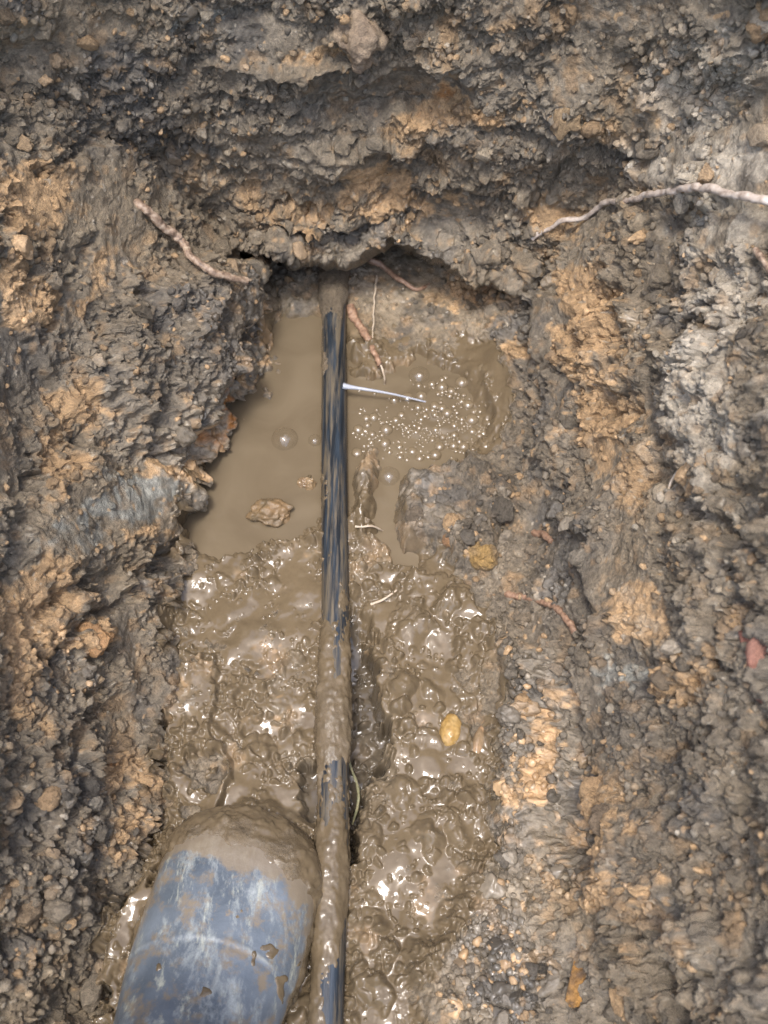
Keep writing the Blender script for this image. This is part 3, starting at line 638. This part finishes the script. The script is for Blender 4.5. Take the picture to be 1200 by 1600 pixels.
root("root", [(548, 478, .006), (556, 500, .010), (570, 520, .012), (584, 548, .012), (596, 570, .008)], .0050, .0026, M_ROOTD, "short muddy root dangling right beside the top of the pipe", "root", 503)
root("root", [(570, 402, -.01), (600, 418, .010), (630, 440, .016), (655, 452, .010), (678, 440, .0)], .0036, .0018, M_ROOTD, "dark curved root inside the hollow under the overhang", "root", 504)
root("root", [(835, 832, .004), (852, 836, .013), (866, 852, .015), (888, 870, .012)], .0036, .0026, M_ROOTD, "short reddish root on the right bank, the upper of two", "root", 505)
root("root", [(792, 928, .008), (825, 935, .013), (858, 944, .014), (885, 968, .015), (900, 990, .014), (905, 1012, .006)], .0036, .0030, M_ROOTD, "bent reddish brown root on the right bank, the lower of two", "root", 506)
root("root", [(1180, 392, .01), (1205, 425, .014), (1240, 460, .01)], .0026, .002, M_ROOT, "pale root stub at the right edge below the long root", "root", 507)
hairs = [([(300, 480, .004), (312, 492, .008), (322, 512, .006)], "fine root hair curling out of the dark left clump, topmost one"), ([(288, 478, .004), (298, 495, .007), (308, 508, .006)], "short fine root hair beside the topmost one on the dark left clump"),
         ([(352, 517, .004), (378, 515, .012), (412, 492, .010)], "long thin root hair bridging the gap left of the puddle"), ([(290, 540, .004), (306, 536, .008), (326, 538, .008)], "thin straight root hair in the middle of the dark left clump"),
         ([(290, 566, .004), (302, 568, .008), (322, 566, .006)], "thin root hair lowest on the dark left clump"), ([(590, 430, .006), (584, 470, .012), (582, 530, .008)], "thread thin rootlet hanging beside the muddy root at the pipe"),
         ([(596, 570, .006), (600, 588, .008), (602, 604, .004)], "fine tip of rootlet above the water jet"), ([(1068, 720, .006), (1050, 755, .006), (1036, 810, .005), (1000, 862, .004)], "long fine rootlet trailing down the right bank"),
         ([(555, 822, .006), (575, 822, .010), (600, 830, .006)], "pale rootlet bent over the mud just right of the pipe")]
for k, (pts, lab) in enumerate(hairs):
    root("root_hair", pts, .0012, .0006, M_HAIR, lab, "root hair", 520 + k, "fine root hairs", n=40, wob=.8)
root("twig", [(516, 1140, .012), (532, 1160, .018), (545, 1190, .020), (556, 1222, .020), (560, 1250, .022), (550, 1288, .012)], .0016, .0011, M_TWIG, "thin greenish twig lying along the right side of the muddy pipe", "twig", 540)
root("straw_blade", [(580, 945, .004), (600, 935, .006), (620, 922, .004)], .0013, .0007, M_HAIR, "short pale straw blade in the mud right of the pipe", "straw", 541)

# ------------------------------------------------------------------ the rubber boot
toe = on_level(404, 1277, .03); heel_dir = on_level(300, 1600, .09) - toe; heel_dir[2] = 0; heel_dir /= np.linalg.norm(heel_dir)
lat = np.array([-heel_dir[1], heel_dir[0], 0.0]); lat = lat if lat[0] > 0 else -lat
rings = np.array([  # front/top s,z   back/bottom s,z   half width
    [.000, .034, .000, .022, .010], [.003, .046, .003, .010, .026], [.012, .057, .012, .002, .045], [.030, .066, .030, .0, .058], [.055, .0715, .055, .0, .0655], [.085, .076, .085, .0, .0665], [.120, .083, .120, .0, .0665],
    [.160, .097, .170, .0, .062], [.195, .122, .240, .0, .053], [.212, .15, .315, .004, .047], [.214, .18, .334, .05, .046], [.212, .22, .331, .12, .05], [.208, .28, .328, .24, .055], [.204, .38, .326, .38, .06]])
rs, rt = smooth_path(rings, 480)
SEG = 220; th_ = np.linspace(0, 2 * math.pi, SEG, endpoint=False); ct, st = np.cos(th_), np.sin(th_)
ex = 2 / 2.5
cu = np.sign(ct) * np.abs(ct) ** ex; su = np.sign(st) * np.abs(st) ** ex
Bz0 = 0.002
BV = np.empty((len(rs), SEG, 3))
for k in range(len(rs)):
    A = np.array([rs[k, 0], rs[k, 1]]); B = np.array([rs[k, 2], rs[k, 3]]); mid_ = (A + B) / 2; hv = (A - B) / 2
    s_ = mid_[0] + hv[0] * su; z_ = mid_[1] + hv[1] * su; l_ = -.003 - .03 * np.clip(rs[k, 0], 0, .2) + 1.05 * rs[k, 4] * cu * (1 - .10 * np.clip(su, 0, 1)) + .004 * math.sin(rs[k, 0] * 12)
    BV[k] = toe + s_[:, None] * heel_dir + l_[:, None] * lat; BV[k, :, 2] = Bz0 + z_
bi = np.arange(len(rs) * SEG).reshape(len(rs), SEG); bj = np.roll(bi, -1, 1)
BF = np.stack([bi[:-1], bi[1:], bj[1:], bj[:-1]], -1).reshape(-1, 4)
Bf = BV.reshape(-1, 3).astype(F32)
# toe cap ridge and soft wrinkles in the rubber
sB = np.repeat(rs[:, 0], SEG) ; latB = ((Bf - toe.astype(F32)) @ lat.astype(F32))
BN = np.cross(np.gradient(BV, axis=0), np.gradient(BV, axis=1)); BN /= np.linalg.norm(BN, axis=-1, keepdims=True) + 1e-9
if BN[170, SEG // 4, 2] < 0: BN = -BN; BF = BF[:, ::-1]
BN = BN.reshape(-1, 3).astype(F32)
ridge_s = .110 + .018 * (latB / .06) ** 2
rd = np.exp(-((sB - ridge_s) / .0018) ** 2) *   .0004 - np.exp(-((sB - ridge_s - .004) / .002) ** 2) * .0003
rd = rd + .0008 * np.exp(-((latB - .010) / .0014) ** 2) * (sB > .03) + .0012 * fbm(Bf, .05, 3, 601)
seam = np.clip(np.exp(-((sB - ridge_s) / .0014) ** 2) * .5 * (.2 + noise(Bf, .02, 605)) + .35 * np.exp(-((latB - .010) / .0010) ** 2) * (sB > .03) * (.5 + noise(Bf, .015, 606)), 0, 1)
Bf = Bf + BN * rd[:, None]
boot = empty("rubber_boot", toe * np.array([1, 1, 0]), "scuffed blue rubber boot with mud caked round its toe", "boot")
mb, t, b_ = new_mat("blue_rubber"); L = t.links.new
tc = t.nodes.new("ShaderNodeTexCoord")
def ntex(scale, detail, rough=.6, dist=0, stretch=None):
    n = t.nodes.new("ShaderNodeTexNoise"); n.inputs["Scale"].default_value = scale; n.inputs["Detail"].default_value = detail; n.inputs["Roughness"].default_value = rough; n.inputs["Distortion"].default_value = dist
    if stretch:
        m_ = t.nodes.new("ShaderNodeMapping"); m_.inputs["Scale"].default_value = stretch; L(tc.outputs["Object"], m_.inputs[0]); L(m_.outputs[0], n.inputs[0])
    else: L(tc.outputs["Object"], n.inputs[0])
    return n
def ramp(src, p0, p1, c0=(0, 0, 0), c1=(1, 1, 1)):
    c_ = t.nodes.new("ShaderNodeValToRGB"); e_ = c_.color_ramp.elements; e_[0].position = p0; e_[0].color = (*c0, 1); e_[1].position = p1; e_[1].color = (*c1, 1); L(src, c_.inputs[0]); return c_
def mixc(fac, a_, b2):
    m_ = t.nodes.new("ShaderNodeMix"); m_.data_type = 'RGBA'; L(fac, m_.inputs[0])
    for s_, i_ in ((a_, 6), (b2, 7)):
        if isinstance(s_, tuple): m_.inputs[i_].default_value = (*s_, 1)
        else: L(s_, m_.inputs[i_])
    return m_.outputs[2]
blue = ramp(ntex(16, 5, .6, .4).outputs["Fac"], .32, .70, (.055, .067, .080), (.145, .165, .184))
scuff = ramp(ntex(44, 10, .8, .25, (1, .38, 1)).outputs["Fac"], .50, .66)
streak = ramp(ntex(95, 9, .78, .15, (1, .22, 1)).outputs["Fac"], .55, .68)
stain = ramp(ntex(48, 6, .7, .6).outputs["Fac"], .62, .70)
c_ = mixc(scuff.outputs[0], blue.outputs[0], (.29, .31, .295)); c_ = mixc(streak.outputs[0], c_, (.38, .38, .30)); c_ = mixc(stain.outputs[0], c_, (.20, .15, .095))
sea = t.nodes.new("ShaderNodeAttribute"); sea.attribute_name = "seam"
c_ = mixc(sea.outputs["Fac"], c_, (.42, .42, .36))
sm = t.nodes.new("ShaderNodeAttribute"); sm.attribute_name = "smear"
smn = t.nodes.new("ShaderNodeMath"); smn.operation = 'MULTIPLY_ADD'; L(ntex(55, 9, .72, .2).outputs["Fac"], smn.inputs[0]); smn.inputs[1].default_value = 1.6; L(sm.outputs["Fac"], smn.inputs[2])
film = ramp(smn.outputs[0], .82, 1.5)
fl2 = t.nodes.new("ShaderNodeMath"); fl2.operation = 'MULTIPLY'; L(film.outputs[0], fl2.inputs[0]); fl2.inputs[1].default_value = .85
c_ = mixc(fl2.outputs[0], c_, (.19, .145, .092))
L(c_, b_.inputs["Base Color"])
rm = t.nodes.new("ShaderNodeMapRange"); rm.inputs[3].default_value = .28; rm.inputs[4].default_value = .6; L(scuff.outputs[0], rm.inputs[0]); L(rm.outputs[0], b_.inputs["Roughness"])
bp = t.nodes.new("ShaderNodeBump"); bp.inputs["Distance"].default_value = .0006; L(ntex(150, 5).outputs["Fac"], bp.inputs["Height"]); L(bp.outputs[0], b_.inputs["Normal"])
# mud caked on it
zB = Bf[:, 2]
cov = 1.25 * sstep(.062, .010, sB - .010 * np.sign(latB) * 0 - .016 * np.clip(latB / .06, 0, 1)) + 1.1 * sstep(.058, .030, zB) + .25 * sstep(-.03, -.06, latB) * sstep(.07, .04, zB)
bo = mesh_obj("boot_upper", Bf, BF, mb, attrs={"smear": ('FLOAT', np.clip(cov * .75, 0, 1)), "seam": ('FLOAT', seam)}); reparent(bo, boot)
th = cov - .62 + .42 * fbm(Bf, .034, 3, 611) + .30 * fbm(Bf, .011, 4, 619) + .12 * fbm(Bf, .008, 2, 612)
spl = sstep(.60, .85, fbm(Bf, .016, 3, 615)) * .4 * (sB < .2)
thick = np.clip(th, -.5, 1) * .0050 + sstep(-.05, .25, th) * (.0030 * crumb(Bf, .010, 613, .6, True) + .0018 * crumb(Bf, .005, 614, .6, True))
thick = np.maximum(thick, -.0015 + .006 * spl)
mvv = Bf + BN * (thick - .0002)[:, None]
kf = (np.maximum.reduce([thick[BF[:, k]] for k in range(4)]) > .0002) & (sB[BF[:, 0]] < .26)
fk = BF[kf]; u, inv = np.unique(fk.ravel(), return_inverse=True); fq = inv.reshape(-1, 4)
lab = np.arange(len(u))
for _ in range(4000):                    # connected patches of mud
    m = lab[fq].min(1); new = lab.copy(); np.minimum.at(new, fq.ravel(), np.repeat(m, 4)); new = new[new]
    if (new == lab).all(): break
    lab = new
mc = np.empty_like(mvv); mc[:] = TAN * .95; mc *= (1 + .12 * fbm(Bf, .02, 3, 616))[:, None]
wetc = np.clip(.82 + .25 * fbm(Bf, .02, 3, 617), .5, .97)
fl = lab[fq[:, 0]]; ids, cnt = np.unique(fl, return_counts=True)
for q_, c_n in sorted(zip(ids, cnt), key=lambda a: -a[1]):
    if c_n < 14 and c_n < cnt.max(): continue
    g = fk[fl == q_]; ug, ig = np.unique(g.ravel(), return_inverse=True)
    reparent(mesh_obj("mud_coating" if c_n == cnt.max() else "mud_splash", mvv[ug], ig.reshape(-1, 4), M_SOIL, attrs={"pigment": ('FLOAT_COLOR', mc[ug]), "wetness": ('FLOAT', wetc[ug])}), boot)
# sole
so = np.linspace(0, 2 * math.pi, 120, endpoint=False); ss = .167 - .172 * np.cos(so)
hw = np.interp(ss, rings[:, 2][:10], rings[:, 4][:10]) + .003; hw = np.where((ss < 0) | (ss > .33), .012, hw); ls = np.sign(np.sin(so)) * hw * np.minimum(1, np.abs(np.sin(so)) * 3)
base = toe + ss[:, None] * heel_dir + ls[:, None] * lat
V = np.concatenate([np.c_[base[:, :2], np.full(120, -.012)], np.c_[base[:, :2], np.full(120, .010)]]); i = np.arange(120); j = (i + 1) % 120
reparent(mesh_obj("sole", V, np.stack([i, j, j + 120, i + 120], 1), noise_mat("black_rubber", [(.3, (.02, .02, .022)), (.7, (.05, .05, .05))], 60, .6), smooth=False), boot)

# ------------------------------------------------------------------ bubbles and foam
mbub, t, b_ = new_mat("bubble_film"); L = t.links.new
tr = t.nodes.new("ShaderNodeBsdfTransparent"); gl = t.nodes.new("ShaderNodeBsdfGlossy"); gl.inputs["Roughness"].default_value = .03
df = t.nodes.new("ShaderNodeBsdfDiffuse"); df.inputs[0].default_value = (.30, .22, .13, 1)
lw = t.nodes.new("ShaderNodeLayerWeight"); lw.inputs[0].default_value = .35
m1 = t.nodes.new("ShaderNodeMixShader"); m2 = t.nodes.new("ShaderNodeMixShader")
fr = t.nodes.new("ShaderNodeMapRange"); fr.inputs[3].default_value = .05; fr.inputs[4].default_value = .32; L(lw.outputs["Facing"], fr.inputs[0])
L(fr.outputs[0], m1.inputs[0]); L(tr.outputs[0], m1.inputs[1]); L(df.outputs[0], m1.inputs[2])
fz = t.nodes.new("ShaderNodeValue"); fz.outputs[0].default_value = .07
L(fz.outputs[0], m2.inputs[0]); L(m1.outputs[0], m2.inputs[1]); L(gl.outputs[0], m2.inputs[2]); L(m2.outputs[0], t.nodes["Material Output"].inputs[0])
mfoam, t, b_ = new_mat("muddy_foam"); b_.inputs["Base Color"].default_value = (.17, .128, .078, 1); b_.inputs["Roughness"].default_value = .06; b_.inputs["Specular IOR Level"].default_value = 1.0
def dome(seg=28, nr=10):
    el = np.linspace(0, math.pi / 2, nr); a = np.linspace(0, 2 * math.pi, seg, endpoint=False)
    V = np.stack([np.cos(el)[:, None] * np.cos(a), np.cos(el)[:, None] * np.sin(a), np.sin(el)[:, None] * np.ones(seg)], -1)[:-1].reshape(-1, 3)
    i = np.arange((nr - 1) * seg).reshape(nr - 1, seg); j = np.roll(i, -1, 1)
    F_ = np.stack([i[:-1], j[:-1], j[1:], i[1:]], -1).reshape(-1, 4); V = np.concatenate([V, [[0, 0, 1]]]); e = len(V) - 1
    a2, b2 = i[-1][0::2], j[-1][0::2]
    cap = np.stack([i[-1][0::2], i[-1][1::2], np.roll(i[-1][0::2], -1), np.full(seg // 2, e)], 1)
    return V.astype(F32), np.concatenate([F_, cap])
DV, DF = dome()
def bubble(x, y, r, label):
    p = on_level(x, y, ZW - .0005); o = mesh_obj("bubble", DV * np.array([r, r, r * .85], F32), DF, mbub); o.location = p
    return tag(o, label, "bubble", "bubbles on the puddle")
bubble(445, 687, .0145, "large round bubble floating alone on the puddle left of the pipe")
bubble(492, 689, .0075, "smaller bubble pressed against the left side of the pipe")
bubble(608, 745, .0115, "round bubble below the foam right of the pipe")
bubble(332, 696, .0110, "muddy bubble at the left shore of the puddle")
bubble(655, 588, .0120, "bubble at the upper edge of the foam")
r_ = np.random.default_rng(31); Vs, Fs = [], []; off = 0; placed = []
tries = 0
while len(placed) < 330 and tries < 60000:
    tries += 1
    x = r_.uniform(552, 778); y = r_.uniform(585, 720)
    core = math.exp(-(((x - 690) / 95) ** 2 + ((y - 668) / 32) ** 2)) + .6 * math.exp(-(((x - 600) / 45) ** 2 + ((y - 680) / 25) ** 2)) + .4 * math.exp(-(((x - 700) / 55) ** 2 + ((y - 610) / 22) ** 2))
    core *= .55 + .9 * math.sin(x * .11) * math.sin(y * .17 + x * .05)
    if r_.random() > max(core, 0) ** 1.1: continue
    r = .0014 + .0066 * r_.random() ** 2.4
    p = on_level(x, y, ZW)
    if any((p[0] - q[0]) ** 2 + (p[1] - q[1]) ** 2 < (.72 * (r + q[2])) ** 2 for q in placed): continue
    placed.append((p[0], p[1], r))
    g = max(ZW + mound(math.hypot(p[0] - src[0], p[1] - src[1])), at(x, y)[2]) - .0006
    Vs.append(DV * np.array([r, r, r * r_.uniform(.6, .95)], F32) + np.array([p[0], p[1], g], F32)); Fs.append(DF + off); off += len(DV)
tag(mesh_obj("foam", np.concatenate(Vs), np.concatenate(Fs), mfoam), "brown bubbling foam where the jet hits the puddle", "foam", kind="stuff")
